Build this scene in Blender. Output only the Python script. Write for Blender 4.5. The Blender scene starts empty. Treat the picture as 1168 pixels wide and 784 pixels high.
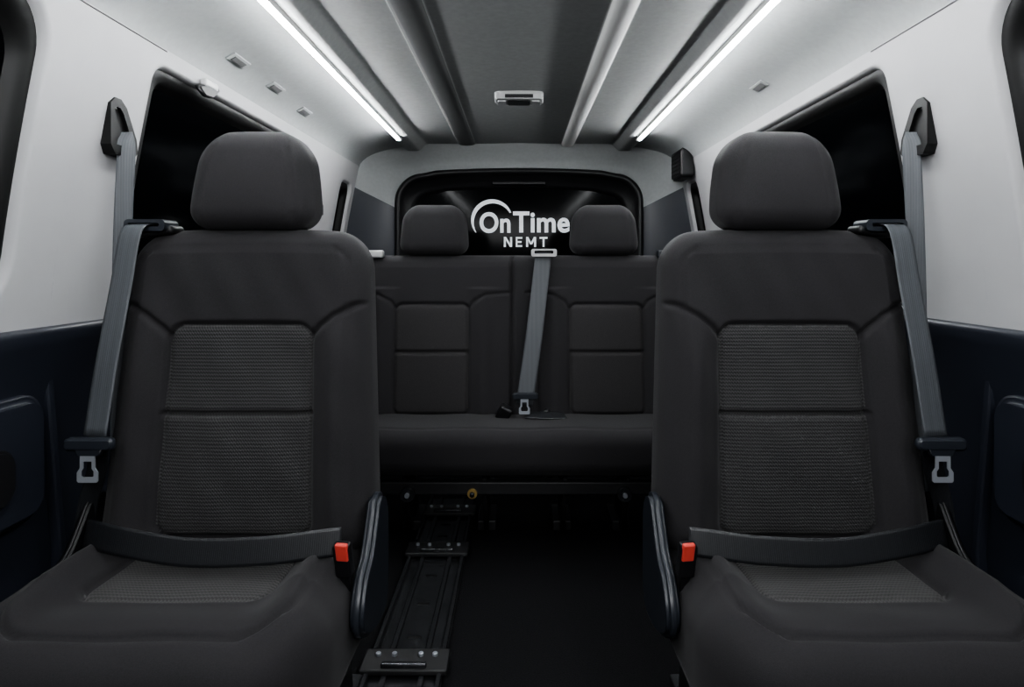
import bpy, bmesh, math, numpy as np
from mathutils import Vector, Matrix
C=bpy.context
D=bpy.data
rng=np.random.RandomState(3)

# ---------------------------------------------------------------- materials
def mat(name, col, rough=.5, metal=0, spec=.5, emis=None, estr=0, bump=None, bscale=400, bdist=.0006,
        var=0, vscale=30, sheen=0, coat=0, wave=None):
    m=D.materials.new(name); m.use_nodes=True
    nt=m.node_tree; b=nt.nodes['Principled BSDF']
    c=(*col,1) if len(col)==3 else col
    b.inputs['Base Color'].default_value=c
    b.inputs['Roughness'].default_value=rough
    b.inputs['Metallic'].default_value=metal
    b.inputs['Specular IOR Level'].default_value=spec
    if sheen: 
        b.inputs['Sheen Weight'].default_value=sheen
        b.inputs['Sheen Roughness'].default_value=.5
    if coat: b.inputs['Coat Weight'].default_value=coat
    if emis:
        b.inputs['Emission Color'].default_value=(*emis,1); b.inputs['Emission Strength'].default_value=estr
    tc=nt.nodes.new('ShaderNodeTexCoord')
    hgt=None
    if var:
        n=nt.nodes.new('ShaderNodeTexNoise'); n.inputs['Scale'].default_value=vscale; n.inputs['Detail'].default_value=4
        nt.links.new(tc.outputs['Object'],n.inputs['Vector'])
        r=nt.nodes.new('ShaderNodeMapRange'); r.inputs[1].default_value=.3; r.inputs[2].default_value=.7
        r.inputs[3].default_value=1-var; r.inputs[4].default_value=1+var
        nt.links.new(n.outputs['Fac'],r.inputs[0])
        mx=nt.nodes.new('ShaderNodeMix'); mx.data_type='RGBA'; mx.blend_type='MULTIPLY'; mx.inputs[0].default_value=1
        mx.inputs[6].default_value=c; nt.links.new(r.outputs[0],mx.inputs[7])
        nt.links.new(mx.outputs[2],b.inputs['Base Color'])
    if bump:
        n=nt.nodes.new('ShaderNodeTexNoise'); n.inputs['Scale'].default_value=bscale; n.inputs['Detail'].default_value=2
        nt.links.new(tc.outputs['Object'],n.inputs['Vector']); hgt=n.outputs['Fac']
    if wave:
        axis,per,contrast,kx=wave
        sep=nt.nodes.new('ShaderNodeSeparateXYZ'); nt.links.new(tc.outputs['Object'],sep.inputs[0])
        def sine(o,p):
            a=nt.nodes.new('ShaderNodeMath'); a.operation='MULTIPLY'; a.inputs[1].default_value=2*math.pi/p
            nt.links.new(o,a.inputs[0]); s=nt.nodes.new('ShaderNodeMath'); s.operation='SINE'
            nt.links.new(a.outputs[0],s.inputs[0]); return s.outputs[0]
        # rows gently waved by a fine cross-thread (knit look)
        xw=sine(sep.outputs['X'],per*.8)
        xm=nt.nodes.new('ShaderNodeMath'); xm.operation='MULTIPLY'; xm.inputs[1].default_value=per*.16; nt.links.new(xw,xm.inputs[0])
        za=nt.nodes.new('ShaderNodeMath'); za.operation='ADD'; nt.links.new(sep.outputs[axis],za.inputs[0]); nt.links.new(xm.outputs[0],za.inputs[1])
        s1=sine(za.outputs[0],per); s2=sine(sep.outputs['X'],per*.4)
        k=nt.nodes.new('ShaderNodeMath'); k.operation='MULTIPLY'; k.inputs[1].default_value=kx; nt.links.new(s2,k.inputs[0])
        ad=nt.nodes.new('ShaderNodeMath'); ad.operation='ADD'; nt.links.new(s1,ad.inputs[0]); nt.links.new(k.outputs[0],ad.inputs[1])
        nz=nt.nodes.new('ShaderNodeTexNoise'); nz.inputs['Scale'].default_value=500
        nt.links.new(tc.outputs['Object'],nz.inputs['Vector'])
        ad2=nt.nodes.new('ShaderNodeMath'); ad2.operation='ADD'; nt.links.new(ad.outputs[0],ad2.inputs[0]); nt.links.new(nz.outputs['Fac'],ad2.inputs[1])
        r=nt.nodes.new('ShaderNodeMapRange'); r.inputs[1].default_value=-.8-kx; r.inputs[2].default_value=1.8+kx
        nt.links.new(ad2.outputs[0],r.inputs[0]); hgt=r.outputs[0]
        mx=nt.nodes.new('ShaderNodeMix'); mx.data_type='RGBA'
        nt.links.new(r.outputs[0],mx.inputs[0])
        mx.inputs[6].default_value=tuple(x*(1-contrast) for x in col)+(1,)
        mx.inputs[7].default_value=tuple(x*(1+contrast) for x in col)+(1,)
        nt.links.new(mx.outputs[2],b.inputs['Base Color'])
    if hgt is not None:
        bp=nt.nodes.new('ShaderNodeBump'); bp.inputs['Strength'].default_value=bump or .5
        bp.inputs['Distance'].default_value=bdist
        nt.links.new(hgt,bp.inputs['Height']); nt.links.new(bp.outputs[0],b.inputs['Normal'])
    return m

M_fab =mat('seat_fabric',(.0195,.0185,.0202),.85,spec=.25,bump=.6,bscale=900,bdist=.0006,var=.18,vscale=450,sheen=.06)
M_ribZ=mat('ribbed_fabric_back',(.033,.0325,.033),.8,spec=.25,bump=.8,bdist=.0015,wave=('Z',.0074,.6,.25),sheen=.04)
M_ribY=mat('ribbed_fabric_cushion',(.046,.045,.045),.8,spec=.25,bump=.8,bdist=.0015,wave=('Y',.0085,.6,.4),sheen=.04)
M_bfab=mat('bench_insert_fabric',(.030,.0285,.0295),.85,spec=.2,bump=.5,bscale=600,var=.2,vscale=400,sheen=.04)
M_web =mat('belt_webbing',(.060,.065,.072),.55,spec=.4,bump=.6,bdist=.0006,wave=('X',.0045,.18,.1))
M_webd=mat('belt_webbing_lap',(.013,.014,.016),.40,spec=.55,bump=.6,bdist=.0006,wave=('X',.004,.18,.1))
M_pil =mat('pillar_trim',(.33,.33,.335),.6,spec=.3,bump=.25,bscale=500,bdist=.0004,var=.03,vscale=8)
M_cov =mat('headliner_fabric',(.29,.30,.30),.9,spec=.1,bump=.4,bscale=700,bdist=.0005,var=.04,vscale=60)
M_ceil=mat('headliner_center',(.31,.318,.315),.9,spec=.1,bump=.4,bscale=700,bdist=.0005,var=.05,vscale=60)
M_rdk =mat('roof_shade_and_slots',(.10,.101,.102),.8,spec=.2)
M_rlt =mat('roof_painted_sheen',(.62,.62,.61),.6,spec=.4)
M_navy=mat('lower_trim_navy',(.014,.0165,.024),.40,spec=.5,bump=.3,bscale=600,bdist=.0004)
M_blk =mat('black_plastic',(.008,.008,.009),.45,spec=.4,bump=.2,bscale=600,bdist=.0003)
M_shld=mat('seat_shield_plastic',(.018,.021,.027),.34,spec=.5,bump=.2,bscale=700,bdist=.0003)
M_rub =mat('window_rubber',(.004,.004,.004),.5,spec=.3)
M_glass=mat('tinted_glass',(.0010,.0012,.0015),.12,spec=.08)
M_rgl =mat('rear_tinted_glass',(.0020,.0023,.0027),.10,spec=.05)
M_carp=mat('black_carpet',(.010,.010,.011),.95,spec=.1,bump=1,bscale=350,bdist=.003,var=.4,vscale=250)
M_met =mat('steel',(.55,.58,.63),.30,metal=.7)
M_rail=mat('rail_black_metal',(.065,.067,.072),.24,metal=.7,spec=.5,var=.35,vscale=20)
M_leg =mat('bench_leg_steel',(.022,.022,.023),.45,spec=.4)
M_brass=mat('brass',(.6,.42,.15),.35,metal=.7)
M_red =mat('buckle_red',(.62,.07,.055),.45)
M_led =mat('led_diffuser',(1,1,1),.5,emis=(.95,.98,1.0),estr=135)
M_fix =mat('fixture_white',(.42,.42,.42),.5)
M_lens=mat('lamp_lens',(.45,.45,.45),.2)
M_dec =mat('decal_vinyl_glow',(.75,.77,.8),.6,emis=(.75,.8,.85),estr=.35)  # emission added so the unlit lettering looks brighter

# ---------------------------------------------------------------- helpers
def link(o,parent=None):
    C.scene.collection.objects.link(o)
    if parent: o.parent=parent
    return o
def empty(name):
    e=D.objects.new(name,None); e.empty_display_size=.1; return link(e)
def mesh(name,vs,fs,mats,parent=None,smooth=True,midx=None,recalc=True):
    me=D.meshes.new(name); me.from_pydata([tuple(map(float,v)) for v in vs],[],[tuple(map(int,f)) for f in fs])
    for m in (mats if isinstance(mats,(list,tuple)) else [mats]): me.materials.append(m)
    if midx is not None: me.polygons.foreach_set('material_index',np.array(midx,dtype=np.int32))
    if recalc:
        bm=bmesh.new(); bm.from_mesh(me); bmesh.ops.recalc_face_normals(bm,faces=bm.faces); bm.to_mesh(me); bm.free()
    me.polygons.foreach_set('use_smooth',[smooth]*len(me.polygons)); me.update()
    return link(D.objects.new(name,me),parent)
def box(name,size,loc,m,parent=None,bev=.003,rot=(0,0,0),seg=3):
    bm=bmesh.new(); bmesh.ops.create_cube(bm,size=1)
    bmesh.ops.scale(bm,vec=size,verts=bm.verts)
    if bev: bmesh.ops.bevel(bm,geom=bm.edges[:],offset=bev,segments=seg,affect='EDGES',profile=.5)
    me=D.meshes.new(name); bm.to_mesh(me); bm.free(); me.materials.append(m)
    me.polygons.foreach_set('use_smooth',[True]*len(me.polygons))
    o=link(D.objects.new(name,me),parent); o.location=loc; o.rotation_euler=rot
    md=o.modifiers.new('wn','WEIGHTED_NORMAL'); md.keep_sharp=False
    return o
def cyl(name,r,h,loc,m,parent=None,rot=(0,0,0),seg=32,bev=.001):
    bm=bmesh.new(); bmesh.ops.create_cone(bm,cap_ends=True,segments=seg,radius1=r,radius2=r,depth=h)
    if bev: bmesh.ops.bevel(bm,geom=[e for e in bm.edges if abs(e.verts[0].co.z-e.verts[1].co.z)<1e-6],offset=bev,segments=2,affect='EDGES')
    me=D.meshes.new(name); bm.to_mesh(me); bm.free(); me.materials.append(m)
    me.polygons.foreach_set('use_smooth',[True]*len(me.polygons))
    o=link(D.objects.new(name,me),parent); o.location=loc; o.rotation_euler=rot
    md=o.modifiers.new('wn','WEIGHTED_NORMAL')
    return o
def smooth_path(pts,n=60):
    P=np.array(pts,float)
    out=[]
    PP=np.vstack([2*P[0]-P[1],P,2*P[-1]-P[-2]])
    T=np.linspace(0,len(P)-1-1e-9,n)
    for s in T:
        i=int(s); f=s-i; a,b,c,d=PP[i:i+4]
        out.append(.5*((2*b)+(-a+c)*f+(2*a-5*b+4*c-d)*f*f+(-a+3*b-3*c+d)*f**3))
    return np.array(out)
def ribbon(name,pts,wv,width,m,parent=None,th=.0016,n=50):
    P=smooth_path(pts,n); Wv=smooth_path(wv,n)
    vs=[];fs=[]
    T=np.gradient(P,axis=0)
    k=8
    for i in range(n):
        t=T[i]/np.linalg.norm(T[i]); w=Wv[i]-t*np.dot(Wv[i],t); w/=np.linalg.norm(w); nn=np.cross(t,w)
        ring=[]
        for j in range(k+1): ring.append(P[i]+w*width*(j/k-.5)+nn*th*.5)
        for j in range(k,-1,-1): ring.append(P[i]+w*width*(j/k-.5)-nn*th*.5)
        vs+=ring
    K=2*(k+1)
    for i in range(n-1):
        for j in range(K): fs.append((i*K+j,i*K+(j+1)%K,(i+1)*K+(j+1)%K,(i+1)*K+j))
    fs.append(tuple(range(K))); fs.append(tuple((n-1)*K+j for j in range(K)))
    return mesh(name,vs,fs,m,parent,smooth=True)
def prism(name,poly,axis,a,b,m,parent=None,bev=.004,seg=3):
    """extrude 2D polygon along axis ('x': poly is (y,z); 'y': (x,z); 'z': (x,y))"""
    def p3(q,h): return {'x':(h,q[0],q[1]),'y':(q[0],h,q[1]),'z':(q[0],q[1],h)}[axis]
    bm=bmesh.new(); A=[bm.verts.new(p3(q,a)) for q in poly]; B=[bm.verts.new(p3(q,b)) for q in poly]
    bm.faces.new(A); bm.faces.new(B[::-1]); n=len(poly)
    for i in range(n): bm.faces.new((A[i],A[(i+1)%n],B[(i+1)%n],B[i]))
    bmesh.ops.recalc_face_normals(bm,faces=bm.faces)
    if bev:
        caps=[e for e in bm.edges if len(e.link_faces)==2 and (len(e.link_faces[0].verts)==n or len(e.link_faces[1].verts)==n)]
        bmesh.ops.bevel(bm,geom=caps,offset=bev,segments=seg,affect='EDGES')
    me=D.meshes.new(name); bm.to_mesh(me); bm.free(); me.materials.append(m)
    me.polygons.foreach_set('use_smooth',[True]*len(me.polygons))
    o=link(D.objects.new(name,me),parent); o.modifiers.new('wn','WEIGHTED_NORMAL'); return o
def rrect(w,h,r,n=8,cx=0,cy=0):
    out=[]
    for (sx,sy,a0) in ((1,-1,-90),(1,1,0),(-1,1,90),(-1,-1,180)):
        for k in range(n+1):
            a=math.radians(a0+90*k/n); out.append((cx+sx*(w/2-r)+r*math.cos(a),cy+sy*(h/2-r)+r*math.sin(a)))
    return out
def ring_prism(name,outer,inner,axis,a,b,m,parent=None):
    def p3(q,h): return {'x':(h,q[0],q[1]),'y':(q[0],h,q[1]),'z':(q[0],q[1],h)}[axis]
    n=len(outer); vs=[p3(q,a) for q in outer]+[p3(q,a) for q in inner]+[p3(q,b) for q in outer]+[p3(q,b) for q in inner]
    fs=[]
    for i in range(n):
        j=(i+1)%n
        fs+=[(i,j,n+j,n+i),(2*n+i,2*n+j,3*n+j,3*n+i),(i,j,2*n+j,2*n+i),(n+i,n+j,3*n+j,3*n+i)]
    return mesh(name,vs,fs,m,parent,smooth=False)
def tongue(name,cx,z0,z1,y,parent):
    """flared latch tongue with a window: narrow neck on top, wider end"""
    def shp(sc,wt,wb,za,zb):
        return [(cx-wt,za),(cx+wt,za),(cx+wt*1.02,za-(za-zb)*.45),(cx+wb,za-(za-zb)*.62),(cx+wb,zb+.003),(cx+wb-.003,zb),(cx-wb+.003,zb),(cx-wb,zb+.003),(cx-wb,za-(za-zb)*.62),(cx-wt*1.02,za-(za-zb)*.45)]
    H=z0-z1
    return ring_prism(name,shp(1,.0145,.0205,z0,z1),shp(1,.0085,.0125,z0-H*.20,z1+H*.20),'y',y,y+.003,M_met,parent)

def sdrr(x,y,hx,hy,r):
    qx=np.abs(x)-(hx-r); qy=np.abs(y)-(hy-r)
    return np.hypot(np.maximum(qx,0),np.maximum(qy,0))+np.minimum(np.maximum(qx,qy),0)-r
def sdpoly(x,y,pts):
    d=np.full(np.broadcast(x,y).shape,9.)
    for (ax,ay),(bx,by) in zip(pts[:-1],pts[1:]):
        ux,uy=bx-ax,by-ay; t=np.clip(((x-ax)*ux+(y-ay)*uy)/(ux*ux+uy*uy),0,1)
        d=np.minimum(d,np.hypot(x-ax-t*ux,y-ay-t*uy))
    return d
def g(d,w): return np.exp(-(d/w)**2)

def pad(name,hw,v0,v1,T,r,Rt,Rb,disp,matf,mapf,mats,parent,step=.004,Wf=None):
    def axis(a,b,st):
        K=9; e=[r*(1-math.cos(k/K*math.pi/2)) for k in range(K)]
        mid=np.linspace(a+r,b-r,max(3,int((b-a-2*r)/st)))
        return np.r_[[a+q for q in e],mid,[b-q for q in e[::-1]]]
    xs=axis(-hw,hw,step); vv=axis(v0,v1,step); vc=(v0+v1)/2; H=v1-v0
    X,V=np.meshgrid(xs,vv)
    tt=v1-vv; tb=vv-v0; w=np.full_like(vv,hw)
    mk=tt<Rt; w[mk]=hw-Rt+np.sqrt(np.maximum(0,Rt**2-(Rt-tt[mk])**2))
    mk=tb<Rb; w[mk]=hw-Rb+np.sqrt(np.maximum(0,Rb**2-(Rb-tb[mk])**2))
    X=X/hw*w[:,None]
    R=np.where(V>vc,Rt,Rb)
    q=np.abs(X)-(hw-R); p=np.abs(V-vc)-(H/2-R)
    e=np.where((q>0)&(p>0),R-np.hypot(q,p),np.minimum(hw-np.abs(X),H/2-np.abs(V-vc))); e=np.maximum(e,0)
    off=np.where(e<r,r-np.sqrt(np.maximum(0,r*r-(r-np.minimum(e,r))**2)),0)
    d=disp(X,V,e)*np.clip(e/.012,0,1)
    front=off-d; back=T-off
    Xf=X*(Wf(V) if Wf else 1)
    F=mapf(Xf,V,front); B=mapf(Xf,V,back)
    ny,nx=X.shape
    vs=np.concatenate([np.stack(F,-1).reshape(-1,3),np.stack(B,-1).reshape(-1,3)])
    idx=np.arange(nx*ny).reshape(ny,nx)
    a,b,c,dd=idx[:-1,:-1],idx[:-1,1:],idx[1:,1:],idx[1:,:-1]
    f1=np.stack([a,b,c,dd],-1).reshape(-1,4); f2=f1[:,::-1]+nx*ny
    bd=np.concatenate([idx[0,:],idx[1:,-1],idx[-1,-2::-1],idx[-2:0:-1,0]])
    nb=np.roll(bd,-1); f3=np.stack([bd,bd+nx*ny,nb+nx*ny,nb],-1)
    Xc=(X[:-1,:-1]+X[1:,1:])/2; Vc=(V[:-1,:-1]+V[1:,1:])/2
    mi=matf(Xc,Vc).astype(int).reshape(-1)
    mi=np.r_[mi,np.zeros(len(f2)+len(f3),int)]
    return mesh(name,vs,np.concatenate([f1,f2,f3]),mats,parent,midx=mi)

# ================================================================= SHELL (camera-height = z 0 while building)
ZF=-1.0; Y0=-.7; YR=3.3
def wx(z): 
    t=np.clip((np.asarray(z,float)+.13)/.65,0,1.2); return .965-.105*t**1.3
def bez(t,p0,p1,p2): return tuple((1-t)**2*a+2*t*(1-t)*b+t*t*c for a,b,c in zip(p0,p1,p2))
ZC=.52
cove=[bez(t,(float(wx(ZC)),ZC),(.830,.600),(.60,.626)) for t in np.linspace(0,1,18)]
def side_cell(sg,ya,yb,hy0,hy1,hz0,hz1,R,shear=0,z0=-.13,z1=ZC,name='c'):
    n=10
    cy,cz=(hy0+hy1)/2,(hz0+hz1)/2
    hole=rrect(hy1-hy0,hz1-hz0,R,n,cy,cz)
    H=[]
    for i,pn in enumerate(hole):
        H.append(pn); q=hole[(i+1)%len(hole)]
        L=math.hypot(q[0]-pn[0],q[1]-pn[1])
        if L>.05:
            for k in range(1,12): H.append((pn[0]+(q[0]-pn[0])*k/12,pn[1]+(q[1]-pn[1])*k/12))
    out=[]
    for (y,z) in H:
        dy,dz=y-cy,z-cz
        ty=((yb-cy) if dy>0 else (ya-cy)); tz=((z1-cz) if dz>0 else (z0-cz))
        fy=abs(dy)/((hy1-hy0)/2); fz=abs(dz)/((hz1-hz0)/2); mxx=max(fy,fz)
        out.append((cy+ty*fy/mxx,cz+tz*fz/mxx))
    for (a,b) in ((ya,z0),(ya,z1),(yb,z0),(yb,z1)):
        k=min(range(len(out)),key=lambda i:(out[i][0]-a)**2+(out[i][1]-b)**2); out[k]=(a,b)
    H2=[(y+shear*(z-hz0)*(1-(y-hy0)/(hy1-hy0)),z) for y,z in H]
    rings=[]
    for t in (0,.2,.4,.6,.8,.94):
        rings.append([(o[0]+(h[0]-o[0])*t,o[1]+(h[1]-o[1])*t,0) for o,h in zip(out,H2)])
    rings.append([(h[0],h[1],0.0) for h in H2])
    def inset(k,dx):
        r=[]
        for h in H2:
            dy,dz=h[0]-cy,h[1]-cz
            r.append((h[0]-k*math.copysign(1,dy)*min(1,abs(dy)/((hy1-hy0)/2)), h[1]-k*math.copysign(1,dz)*min(1,abs(dz)/((hz1-hz0)/2)),dx))
        return r
    rings.append(inset(.003,.004)); rings.append(inset(.008,.014)); rings.append(inset(.008,.032))
    return rings,inset
def build_side(sg,label):
    vs=[];fs=[];mi=[]
    cells=[(Y0,1.26,-.5,1.155,-.10,.505,.11,0),(1.26,2.8,1.465,2.56,-.118,.485,.05,.0),(2.8,YR,3.05,3.25,.0,.42,.05,0)]
    for ci,(ya,yb,a,b,c,d,R,sh) in enumerate(cells):
        rings,inset=side_cell(sg,ya,yb,a,b,c,d,R,sh)
        base=len(vs); n=len(rings[0])
        for r in rings:
            for y,z,o in r: vs.append((sg*(float(wx(z))+o),y,z))
        for k in range(len(rings)-1):
            for i in range(n):
                j=(i+1)%n; fs.append((base+k*n+i,base+k*n+j,base+(k+1)*n+j,base+(k+1)*n+i)); mi.append(0)
        w=empty('window_%d'%(ci+1+(3 if sg>0 else 0)))
        fr=[inset(.006,.018),inset(.03,.012),inset(.038,.03),inset(.05,.045)]
        v2=[];f2=[]
        for r in fr:
            for y,z,o in r: v2.append((sg*(float(wx(z))+o),y,z))
        for k in range(3):
            for i in range(n):
                j=(i+1)%n; f2.append((k*n+i,k*n+j,(k+1)*n+j,(k+1)*n+i))
        mesh('rubber_frame',v2,f2,M_rub,w)
        gl=inset(.04,.04); cyy=(a+b)/2; gv=[];gf=[]
        for t in (1,.66,.33,.0):
            for y,z,o in gl:
                zz=(c+d)/2+(z-(c+d)/2)*t; gv.append((sg*(float(wx(zz))+o),cyy+(y-cyy)*t,zz))
        for k in range(3):
            for i in range(n):
                j=(i+1)%n; gf.append((k*n+i,k*n+j,(k+1)*n+j,(k+1)*n+i))
        mesh('glass_pane',gv,gf,M_glass,w)
        if ci==1:
            xx=float(wx(.2)); 
            prism('pane_divider',[(2.02,-.10),(2.06,-.10),(2.06,.45),(2.02,.45)],'x',sg*(xx+.005),sg*(xx+.05),M_rub,w,.004)
    prof=[(float(wx(-.13)),-.13),(.952,-.132),(.950,-.145),(.958,-.17),(.992,-.30),(.998,-.45),(1.0,-.60),(1.0,-.8),(1.0,ZF)]
    ys=[Y0,.4,.9,1.3,1.8,2.4,YR,3.5]; base=len(vs)
    for y in ys:
        for x,z in prof: vs.append((sg*x,y,z))
    m=len(prof)
    for a in range(len(ys)-1):
        for b in range(m-1): fs.append((base+a*m+b,base+(a+1)*m+b,base+(a+1)*m+b+1,base+a*m+b+1)); mi.append(1)
    return mesh('wall_'+label,vs,fs,[M_pil,M_navy],midx=mi,recalc=False)
WL=build_side(-1,'left'); WR=build_side(1,'right')

# ---- ceiling
prof=[(-x,z) for x,z in cove]
rail=[(-.598,.606),(-.592,.603),(-.545,.603),(-.530,.608),(-.505,.634),(-.485,.640)]
def ridge(cx,h=.018,w=.03):
    return [(cx-w*1.15,.640)]+[(cx+w*math.cos(a),.640-h*math.sin(a)) for a in np.linspace(math.pi,0,9)]+[(cx+w*1.15,.640)]
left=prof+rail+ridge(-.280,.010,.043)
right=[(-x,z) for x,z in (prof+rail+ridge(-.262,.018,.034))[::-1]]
full=left+[(0,.645)]+right
nf=len(full); ys=[Y0,0,1,2,YR]; vs=[(x,y,z) for y in ys for x,z in full]; fs=[];mi=[]
for a in range(len(ys)-1):
    for b in range(nf-1):
        fs.append((a*nf+b,(a+1)*nf+b,(a+1)*nf+b+1,a*nf+b+1))
        xm=(full[b][0]+full[b+1][0])/2
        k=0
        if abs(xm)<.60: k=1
        if -.325<xm<-.236: k=2  # left ridge: shade of the groove put into a darker colour
        if .227<xm<.297: k=3  # right ridge: reflected light put into a paler colour
        mi.append(k)
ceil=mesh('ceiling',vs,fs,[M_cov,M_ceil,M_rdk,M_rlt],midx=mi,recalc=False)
mesh('floor',[(-1.0,Y0,ZF),(1.0,Y0,ZF),(1.0,3.5,ZF),(-1.0,3.5,ZF)],[(0,1,2,3)],M_carp,smooth=False)
# ---- rear portal loft
def resample(P,n):
    P=np.array(P,float); t=np.r_[0,np.cumsum(np.linalg.norm(np.diff(P,axis=0),axis=1))]; t/=t[-1]
    s=np.linspace(0,1,n); return np.stack([np.interp(s,t,P[:,0]),np.interp(s,t,P[:,1])],1)
wallpts=[(float(wx(z)),z) for z in np.linspace(-.13,ZC,12)]
outer=[(-x,z) for x,z in wallpts]+[(-x,z) for x,z in cove[1:]]+[(-.5,.64),(0,.645)]
outer=outer+[(-x,z) for x,z in outer[-2::-1]]
def arch(hw,top,R,bot,crown=.03):
    L=[(-hw,bot),(-hw,top-crown-R)]+[(-hw+R-R*math.cos(a),top-crown-R+R*math.sin(a)) for a in np.linspace(.15,math.pi/2,10)]
    L+=[(x,top-crown*(x/hw)**2) for x in np.linspace(-hw+R,0,8)[1:]]
    return L+[(-x,z) for x,z in L[-2::-1]]
N=121
OU=resample(outer,N); A1=resample(arch(.70,.535,.16,-.13),N); A2=resample(arch(.665,.50,.14,-.13),N)
A3=resample(arch(.60,.425,.12,-.02),N); 
rings=[]
for t in np.linspace(0,1,8):
    yy=YR+.10*math.sin(t*math.pi/2); P=OU*(1-t)+A1*t
    rings.append([(p[0],yy,p[1]) for p in P])
rings.append([(p[0],3.415,p[1]) for p in A1*.97])
vs=[p for r in rings for p in r]; fs=[];mi=[]
for k in range(len(rings)-1):
    for i in range(N-1):
        fs.append((k*N+i,k*N+i+1,(k+1)*N+i+1,(k+1)*N+i))
        zc=(OU[i][1]+OU[i+1][1])/2; mi.append(1 if zc<.40 else 0)
base=len(vs); vs+=[(-1,3.42,ZF),(1,3.42,ZF),(1,3.42,-.10),(-1,3.42,-.10)]; fs.append((base,base+1,base+2,base+3)); mi.append(1)
mesh('wall_rear',vs,fs,[M_cov,M_navy],midx=mi)
# liftgate
lg=empty('liftgate_window')
rr=[(A1*.985,3.405),(A1*.97,3.385),(A2,3.385),(A2*.985,3.40),(A2*.97,3.43),(A3*1.03,3.44),(A3,3.45),(A3*.985,3.475)]
vs=[(p[0],y,p[1]) for P,y in rr for p in P]; fs=[]
for k in range(len(rr)-1):
    for i in range(N-1): fs.append((k*N+i,k*N+i+1,(k+1)*N+i+1,(k+1)*N+i))
mesh('liftgate_trim',vs,fs,M_blk,lg)
gp=[(p[0],3.47,p[1]) for p in A3]; mesh('glass_pane',gp,[tuple(range(N))],M_rgl,lg,smooth=False)
box('sill_trim',(1.36,.06,.16),(0,3.435,-.06),M_blk,lg,.01)
box('high_mount_brake_light',(.30,.03,.02),(0,3.43,.445),M_blk,lg,.006)

# decal
dc=empty('window_decal')
def text(s,x0,x1,z0,z1,bold,space=1,name='lettering'):
    cu=D.curves.new(name,'FONT'); cu.body=s; cu.size=1; cu.offset=bold; cu.extrude=.003; cu.space_character=space; cu.resolution_u=8
    o=D.objects.new(name,cu); C.scene.collection.objects.link(o); C.view_layer.update()
    me=D.meshes.new_from_object(o.evaluated_get(C.evaluated_depsgraph_get())); D.objects.remove(o)
    me.materials.clear(); me.materials.append(M_dec)
    n=len(me.vertices); co=np.zeros(n*3); me.vertices.foreach_get('co',co); co=co.reshape(-1,3)
    mn=co.min(0); mx=co.max(0)
    out=np.zeros_like(co)
    out[:,0]=x0+(co[:,0]-mn[0])/(mx[0]-mn[0])*(x1-x0)
    out[:,2]=z0+(co[:,1]-mn[1])/(mx[1]-mn[1])*(z1-z0)
    out[:,1]=3.455+co[:,2]*.2
    me.vertices.foreach_set('co',out.reshape(-1)); me.update()
    return link(D.objects.new(name,me),dc)
text('On',-.222,-.048,.168,.286,.026,1.04,'lettering_on')
text('Time',-.034,.285,.170,.290,.026,1.04,'lettering_time')
def strokes(ch):
    s=.24
    return {'N':[[(0,0),(s,0),(s,1),(0,1)],[(1-s,0),(1,0),(1,1),(1-s,1)],[(0,1),(s*1.1,1),(1,0),(1-s*1.1,0)]],
     'E':[[(0,0),(s,0),(s,1),(0,1)],[(0,0),(1,0),(1,.18),(0,.18)],[(0,.41),(.9,.41),(.9,.59),(0,.59)],[(0,.82),(1,.82),(1,1),(0,1)]],
     'M':[[(0,0),(.2,0),(.2,1),(0,1)],[(.8,0),(1,0),(1,1),(.8,1)],[(0,1),(.22,1),(.6,.25),(.40,.25)],[(1,1),(.78,1),(.40,.25),(.60,.25)]],
     'T':[[(0,.82),(1,.82),(1,1),(0,1)],[(.38,0),(.62,0),(.62,1),(.38,1)]]}[ch]
for ch,x,w_ in (('N',-.085,.046),('E',-.018,.036),('M',.040,.056),('T',.116,.044)):
    vs=[];fs=[]
    for k,qd in enumerate(strokes(ch)):
        b0=len(vs); vs+=[(x+a*w_,3.455-.0002*k,.090+b*.056) for a,b in qd]; fs.append((b0,b0+1,b0+2,b0+3))
    mesh('lettering_'+ch.lower(),vs,fs,M_dec,dc,smooth=False)
def crescent(cx,cz,R,a0,a1,w,n=40):
    vs=[];fs=[]
    for k in range(n+1):
        t=k/n; a=math.radians(a0+(a1-a0)*t); ww=w*math.sin(math.pi*min(1,t*.9+.08))**.7
        for rr_ in (R-ww/2,R+ww/2): vs.append((cx+rr_*math.cos(a),3.4545,cz+rr_*math.sin(a)))
    for k in range(n): fs.append((2*k,2*k+1,2*k+3,2*k+2))
    mesh('swoosh',vs,fs,M_dec,dc,smooth=False)
crescent(-.150,.235,.112,25,215,.024)

# ---- LED strips
def led(sg):
    L=empty('led_strip_light')
    ya,yb=Y0+.05,2.92
    ym=(ya+yb)/2
    box('aluminium_channel',(.016,yb-ya,.018),(sg*.572,ym,.598),M_fix,L,.002)
    box('led_diffuser',(.014,yb-ya-.02,.011),(sg*.572,ym,.585),M_led,L,.004)
    box('end_cap',(.030,.012,.026),(sg*.572,yb+.004,.592),M_blk,L,.003)
led(-1); led(1)
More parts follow.
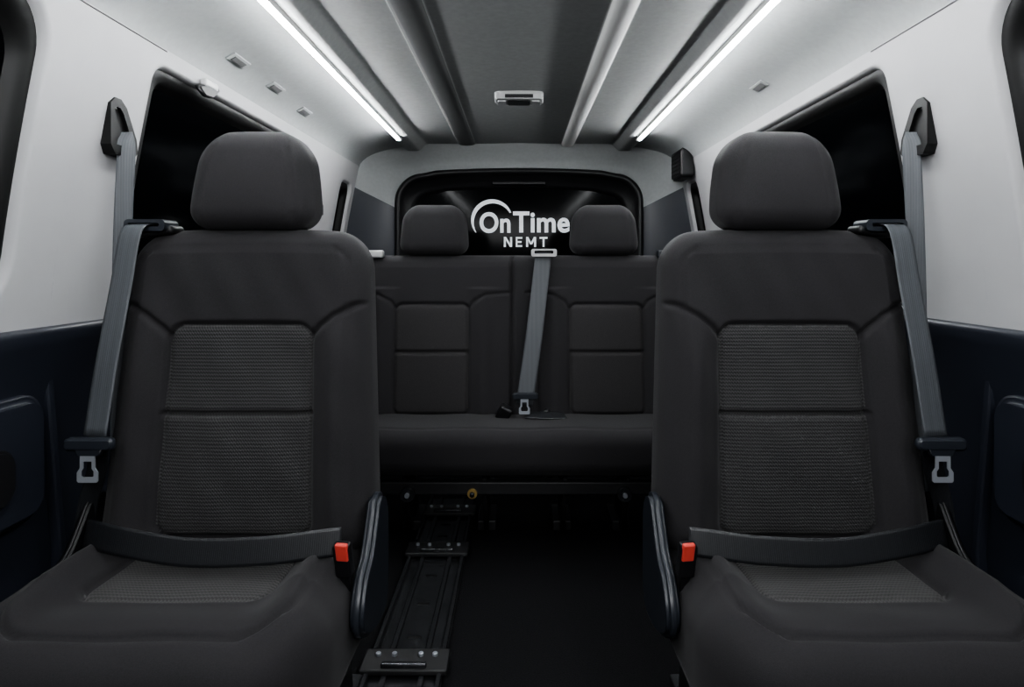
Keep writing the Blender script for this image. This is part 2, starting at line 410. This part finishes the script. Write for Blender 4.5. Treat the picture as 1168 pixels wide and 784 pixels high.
# ---- dome light
dl=empty('dome_light')
prism('housing',rrect(.185,.10,.02,6,0,2.34),'z',.612,.646,M_fix,dl,.006)
prism('lens_panel',rrect(.085,.07,.01,6,0,2.34),'z',.608,.614,M_blk,dl,.002)
for s in (-1,1): prism('lamp_lens_%d'%(s+2),rrect(.034,.06,.008,6,s*.064,2.34),'z',.607,.614,M_lens,dl,.002)
box('rear_bezel',(.17,.006,.02),(0,2.287,.622),M_fix,dl,.002)
box('switch_slot',(.105,.004,.014),(0,2.285,.622),M_blk,dl,.001)
def cove_pt(x):
    xs=[c[0] for c in cove][::-1]; zs=[c[1] for c in cove][::-1]
    return float(np.interp(x,xs,zs))
def clip(sg,y,x,L=.10):
    e=empty('headliner_clip'); z=cove_pt(x)
    sl=math.atan2(cove_pt(x-.02)-cove_pt(x+.02),.04)
    box('escutcheon',(.032,L,.006),(sg*x,y,z-.001),M_cov,e,.0028,rot=(0,sg*sl,0))
    box('slot',(.018,L*.7,.004),(sg*(x-.001),y,z-.004),M_rdk,e,.0015,rot=(0,sg*sl,0))
for y,x in ((1.75,.80),(2.02,.80),(2.32,.81)): clip(-1,y,x)
for y,x in ((2.02,.79),): clip(1,y,x)
gh=empty('coat_hook')
prism('hook_body',[(1.62,.47),(1.72,.50),(1.74,.485),(1.70,.455),(1.66,.45)],'x',-.86,-.845,M_blk,gh,.004)
box('hook_base',(.02,.07,.02),(-.853,1.69,.49),M_fix,gh,.006)
for sg,y in ((-1,2.83),(1,2.85)):
    e=empty('pillar_button'); x=float(wx(.24))
    box('base',(.012,.022,.05),(sg*(x-.004),y,.245),M_blk,e,.004)
sp=empty('pillar_speaker')
prism('speaker_body',rrect(.20,.15,.02,6,3.13,.50),'x',.80,.87,M_blk,sp,.01)
for k in range(6): box('grille_slat_%d'%k,(.004,.16,.004),(.798,3.13,.45+k*.02),M_rub,sp,.001)

# ---- door pads on lower trim (parts of the walls)
for sg,W in ((-1,WL),(1,WR)):
    prism('armrest_pad',rrect(.46,.25,.05,8,1.02,-.385),'x',sg*.955,sg*1.01,M_navy,W,.016,5)
    prism('pull_cup',rrect(.28,.11,.04,8,1.02,-.40),'x',sg*.946,sg*.97,M_blk,W,.006,4)
    prism('door_panel_ridge',[(1.265,-.17),(1.285,-.17),(1.33,-.62),(1.305,-.95),(1.285,-.95),(1.31,-.62)],'x',sg*.978,sg*1.002,M_navy,W,.004)
    prism('pillar_trim_seam',[(1.18,.515),(1.50,.515),(1.50,.518),(1.18,.518)],'x',sg*(float(wx(.517))-.001),sg*(float(wx(.517))+.01),M_rdk,W,0)

# ================================================================= FRONT SEATS
def seat(sg,cx):
    S=empty('passenger_seat')
    def py(z): return 1.29+(z+.58)*.114
    seamL=[(-.150,-.165),(-.172,-.140),(-.205,-.115),(-.245,-.095),(-.30,-.085)]
    seamR=[(-a,b) for a,b in seamL]
    def disp(x,v,e):
        si=sdrr(x,v+.358,.154,.222,.032)
        low=1/(1+np.exp((v+.14)/.03))
        d=.034*g(np.abs(x)-.208,.038)*low+.006*g(np.abs(x)-.15,.12)*(1-low)
        d+=np.where(si<0,.009*(1-np.exp(si/.018))+.0,0)-.008*low*(si<0)
        d-=.011*g(si,.005)
        d-=np.where(si<.004,.011*g(v+.325,.006),0)
        sm=np.minimum(sdpoly(x,v,seamL),sdpoly(x,v,seamR))
        d-=.013*g(sm,.006)*(si>0)
        d-=.008*g(e-.038,.0040)
        d+=.0018*np.sin(x*31+v*17)*np.sin(v*23-x*9)+.0009*np.sin(x*70+v*40)
        d+=.010*g(v+.42,.12)*g(x,.16)
        return d
    def matf(x,v): return (sdrr(x,v+.358,.154,.222,.032)<-.001)
    def mapf(x,v,d):
        t=np.clip((v+.6)/.67,0,1)
        return (cx+x, py(v)+d, v+.010*(1-(x/.27)**2)*t**4)
    pad('seat_back',.275,-.62,.068,.13,.05,.085,.05,disp,matf,mapf,[M_fab,M_ribZ],S,step=.0035,
        Wf=lambda v: 1.07-.11*np.clip((v+.55)/.6,0,1))
    def dh(x,v,e):
        d=.014*g(x,.10)*g(v-.17,.10)
        d-=.007*g(np.abs(x)-(.104-.12*(v-.07)*.5),.0035)
        return d
    pad('headrest',.137,.074,.298,.135,.048,.075,.050,dh,lambda x,v:x*0,
        lambda x,v,d:(cx+x,1.352+.20*(v-.08)*.6+d,v+.006*(1-(x/.13)**2)*np.clip((v-.1)/.2,0,1)),[M_fab],S,step=.004,Wf=lambda v:1.03-.19*np.clip((v-.12)/.18,0,1)**1.4)
    for s in (-1,1): cyl('headrest_post_%d'%(s+2),.006,.12,(cx+s*.055,1.43,.075),M_met,S)
    def dc_(x,v,e):
        si=sdrr(x,v-1.235,.170,.145,.035)
        d=.044*g(np.abs(x)-.230,.042)*np.clip((v-.95)/.15,0,1)
        d+=.012*g(v-1.0,.06)
        d+=np.where(si<0,-.008+.008*(1-np.exp(si/.02)),0)
        d-=.010*g(si,.006)
        d-=.014*g(e-.060,.0055)
        d+=.0015*np.sin(x*27+v*19)*np.sin(v*21)
        return d
    cc=cx+sg*.016
    pad('seat_cushion',.304,.905,1.37,.20,.062,.07,.15,dc_,
        lambda x,v:(sdrr(x,v-1.235,.170,.145,.035)<-.001),
        lambda x,v,d:(cc+x,v,-.600-.03*(v-1.1)-d),[M_fab,M_ribY],S,step=.004)
    ix=cx-sg*.287
    poly=[(1.365,-.60),(1.36,-.54),(1.335,-.502),(1.305,-.488),(1.275,-.495),(1.25,-.53),(1.215,-.575),(1.17,-.60),(1.14,-.64),(1.135,-.68),(1.16,-.71),(1.24,-.745),(1.33,-.75),(1.36,-.71)]
    P=smooth_path(poly+[poly[0]],70)[:-1]
    prism('recliner_shield',[tuple(p) for p in P],'x',ix-sg*.002,ix-sg*.030,M_shld,S,.009,5)
    ox=cx+sg*.283
    prism('outer_hinge_cover',[tuple(p) for p in P],'x',ox,ox+sg*.018,M_blk,S,.006,4)
    prism('seat_base',[(.99,-.80),(1.36,-.80),(1.40,-.97),(1.0,-.97)],'x',cx-.23,cx+.23,M_blk,S,.01)
    for s in (-1,1):
        box('slide_rail_%d'%(s+2),(.05,.50,.03),(cx+s*.21,1.20,-.985),M_rail,S,.004)
    bx=cx-sg*.272
    box('buckle_body',(.032,.024,.070),(bx,1.165,-.563),M_blk,S,.006,rot=(.25,0,sg*.15))
    box('buckle_button',(.024,.010,.036),(bx-sg*.001,1.151,-.543),M_red,S,.003,rot=(.25,0,sg*.15))
    box('buckle_stalk',(.018,.012,.10),(bx,1.185,-.64),M_blk,S,.004,rot=(.25,0,0))
    gx=cx+sg*.205
    box('belt_guide_base',(.085,.055,.02),(gx,1.385,.070),M_blk,S,.008,rot=(0,sg*.12,0))
    ring_prism('belt_guide_loop',rrect(.090,.026,.010,6,gx+sg*.012,.083),rrect(.068,.008,.003,6,gx+sg*.014,.084),'y',1.345,1.40,M_shld,S)
    def q(x,y,z): return (cx+sg*x,y,z)
    ribbon('shoulder_webbing',[q(.225,1.40,.080),q(.228,1.35,.085),q(.230,1.318,.060),q(.232,1.29,-.05),q(.236,1.252,-.20),q(.240,1.222,-.345)],
           [(sg*1,.12,0)]*6,.050,M_web,S)
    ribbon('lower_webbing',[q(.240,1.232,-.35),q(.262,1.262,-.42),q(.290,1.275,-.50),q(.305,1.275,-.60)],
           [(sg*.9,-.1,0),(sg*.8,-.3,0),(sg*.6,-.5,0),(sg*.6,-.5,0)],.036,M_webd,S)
    tx=cx+sg*.243
    prism('latch_plate_grip',rrect(.098,.026,.011,6,tx,-.358),'y',1.203,1.222,M_shld,S,.005)
    prism('latch_plate_body',[(tx-.028,-.366),(tx+.028,-.366),(tx+.020,-.382),(tx-.020,-.382)],'y',1.206,1.218,M_shld,S,.002)
    tongue('latch_tongue',tx,-.380,-.432,1.205,S)
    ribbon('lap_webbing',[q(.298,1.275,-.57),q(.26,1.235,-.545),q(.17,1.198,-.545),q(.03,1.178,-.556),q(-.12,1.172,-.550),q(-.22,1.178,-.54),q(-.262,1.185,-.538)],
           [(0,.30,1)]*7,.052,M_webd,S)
    px_=sg*.880
    ribbon('pillar_webbing',[(sg*.893,1.385,.295),(px_,1.375,.25),(px_*1.004,1.37,.10),(px_*1.010,1.37,-.10),(px_*1.005,1.36,-.30),(px_*.99,1.34,-.50)],
           [(sg*.5,-.3,0),(sg*.8,-.5,0),(sg*.8,-.5,0),(sg*.8,-.5,0),(sg*.8,-.5,0),(sg*.8,-.5,0)],.036,M_web,S)
    X=float(wx(.30)); W=WL if sg<0 else WR
    ring_prism('belt_slot_bezel',[(1.335,.35),(1.35,.365),(1.37,.365),(1.39,.35),(1.425,.285),(1.43,.255),(1.415,.24),(1.35,.24),(1.335,.26)],
               [(1.348,.335),(1.355,.345),(1.367,.345),(1.378,.335),(1.402,.29),(1.405,.27),(1.398,.262),(1.355,.262),(1.348,.275)],'x',sg*(X-.016),sg*(X+.02),M_rub,W)
    prism('belt_slot_recess',[(1.34,.34),(1.35,.36),(1.37,.36),(1.385,.345),(1.42,.285),(1.42,.25),(1.35,.25),(1.34,.265)],'x',sg*(X-.008),sg*(X+.01),M_rub,W,.001)
    return S
seat(-1,-.605); seat(1,.590)

# ================================================================= REAR BENCH
Bn=empty('bench_seat'); bc=.0
def byy(z): return 2.36+(z+.59)*.13
IC=(-.342,.342)
def bdisp(x,v,e):
    d=0*x
    for c in IC:
        si=sdrr(x-c,v+.375,.144,.212,.03)
        d+=np.where(si<0,.006*(1-np.exp(si/.02)),0)-.010*g(si,.006)-np.where(si<.003,.010*g(v+.348,.006),0)
        d+=.020*g(np.abs(x-c)-.20,.04)*(v<-.1)
        for s in (-1,1):
            pl=[(c+s*.14,-.185),(c+s*.165,-.15),(c+s*.21,-.125),(c+s*.27,-.12),(c+s*.31,-.118)]
            d-=.008*g(sdpoly(x,v,pl),.006)*(si>0)
    d-=.020*g(x+.028,.006)+.010*g(x-.075,.004)
    d-=.003*g(e-.035,.004)
    return d
def bm_(x,v): return np.minimum(sdrr(x-IC[0],v+.375,.144,.212,.03),sdrr(x-IC[1],v+.375,.144,.212,.03))<-.001
pad('bench_back',.62,-.62,.030,.13,.045,.07,.05,bdisp,bm_,lambda x,v,d:(bc+x,byy(v)+d,v+0*x),[M_fab,M_bfab],Bn,step=.005)
for c in IC:
    pad('headrest_%d'%(1 if c<0 else 2),.135,.030,.235,.12,.045,.07,.048,
        lambda x,v,e:.012*g(x,.09)*g(v-.13,.09)-.005*g(np.abs(x)-.102,.0035),lambda x,v:x*0,
        lambda x,v,d,c=c:(bc+c+x,2.43+.1*(v-.05)+d,v),[M_fab],Bn,step=.005,Wf=lambda v:1.02-.14*np.clip((v-.06)/.18,0,1)**1.5)
    for s in (-1,1): cyl('headrest_post',.006,.10,(bc+c+s*.05,2.50,.03),M_met,Bn)
pad('bench_cushion',.62,2.04,2.42,.16,.055,.06,.08,
    lambda x,v,e:-.009*g(e-.05,.006)+.004*np.sin(x*9)**2,lambda x,v:x*0,
    lambda x,v,d:(bc+x,v,-.565-.07*(v-2.1)-d),[M_fab],Bn,step=.006)
box('front_crossbar',(1.1,.03,.045),(0,2.12,-.775),M_leg,Bn,.006)
box('rear_crossbar',(1.1,.03,.05),(0,2.35,-.86),M_leg,Bn,.006)
for x in (-.40,-.12,.16,.38):
    prism('leg_plate',[(2.12,-.75),(2.30,-.75),(2.42,-.985),(2.24,-.985),(2.19,-.86)],'x',x-.008,x+.008,M_leg,Bn,.002)
    box('floor_latch',(.07,.16,.04),(x,2.36,-.978),M_leg,Bn,.006)
for x in (-.38,.36): 
    cyl('pivot_ring',.025,.02,(x,2.095,-.79),M_rail,Bn,rot=(math.pi/2,0,0)); cyl('pivot_bolt',.008,.03,(x,2.09,-.79),M_met,Bn,rot=(math.pi/2,0,0))
cyl('bolt_washer',.017,.01,(-.16,2.10,-.79),M_brass,Bn,rot=(math.pi/2,0,0)); cyl('bolt_head',.009,.02,(-.16,2.095,-.79),M_rail,Bn,rot=(math.pi/2,0,0),seg=6,bev=0)
ribbon('center_webbing',[(.098,2.46,.035),(.096,2.425,.038),(.09,2.41,-.02),(.055,2.345,-.30),(.02,2.30,-.53)],[(1,0,0)]*5,.064,M_web,Bn)
ring_prism('center_belt_guide',rrect(.10,.03,.008,6,.098,.04),rrect(.075,.012,.004,6,.098,.042),'y',2.40,2.425,M_fix,Bn)
prism('center_latch_grip',rrect(.095,.026,.01,6,.024,-.495),'y',2.270,2.287,M_shld,Bn,.004)
tongue('center_latch_tongue',.02,-.505,-.560,2.268,Bn)
box('buckle_left',(.05,.04,.06),(-.055,2.29,-.56),M_blk,Bn,.01,rot=(.3,.5,0))
box('buckle_right',(.05,.03,.05),(.10,2.30,-.575),M_blk,Bn,.01,rot=(.3,-.6,0))
ribbon('stowed_webbing',[(.03,2.28,-.565),(.10,2.25,-.56),(.17,2.27,-.565)],[(0,1,.3)]*3,.045,M_webd,Bn)
box('shoulder_belt_guide_1',(.07,.04,.03),(-.575,2.45,.035),M_fix,Bn,.008)
box('shoulder_belt_guide_2',(.07,.04,.03),(.585,2.45,.035),M_shld,Bn,.008)

# ================================================================= FLOOR RAIL
FR=empty('floor_seat_rail'); a,b=-.372,-.182; m_=(a+b)/2
box('base_plate',(b-a,1.75,.010),(m_,1.70,-.995),M_rail,FR,.002)
for x in (a+.008,b-.008): box('flange',(.012,1.75,.022),(x,1.70,-.985),M_rail,FR,.003)
for x in (m_-.045,m_+.045): box('track_lip',(.014,1.75,.010),(x,1.70,-.986),M_rail,FR,.003)
for y in (1.50,2.09,2.42):
    box('cross_bracket',(b-a+.02,.085,.014),(m_,y,-.976),M_leg,FR,.004)
    for dx in (-.07,-.03,.035,.07): cyl('bolt',.0065,.008,(m_+dx,y+.015,-.966),M_met,FR,seg=12)
    box('latch_bar',(.11,.014,.014),(m_,y-.028,-.966),M_rail,FR,.004)
for y in (1.62,1.78,1.94,2.22,2.32):
    prism('slot',rrect(.035,.010,.0045,6,m_,y),'z',-.991,-.9885,M_rub,FR,0)
# ================================================================= lights
def area(name,loc,rot,sx,sy,e,col=(1,1,1)):
    l=D.lights.new(name,'AREA'); l.shape='RECTANGLE'; l.size=sx; l.size_y=sy; l.energy=e; l.color=col
    o=D.objects.new(name,l); link(o); o.location=loc; o.rotation_euler=rot; return o
area('added_fill_light',(0,-.45,.40),(math.radians(76),0,0),1.2,.30,15,(.97,.98,1))  # unseen fill light added behind the camera, no fixture there
w=D.worlds.new('World'); C.scene.world=w; w.use_nodes=True
w.node_tree.nodes['Background'].inputs[0].default_value=(.6,.7,.8,1); w.node_tree.nodes['Background'].inputs[1].default_value=.03
try: C.scene.view_settings.look='AgX - Medium High Contrast'
except Exception as ex: print(ex)
for o in D.objects:
    if o.parent is None: o.location.z+=1.0
cam=D.cameras.new('camera'); co=D.objects.new('camera',cam); link(co)
co.location=(0,0,1.0); co.rotation_euler=(math.pi/2,0,0)
cam.sensor_width=36; cam.lens=700/1168*36; cam.shift_x=-8/1168; cam.shift_y=-92/1168; cam.clip_start=.02
C.scene.camera=co
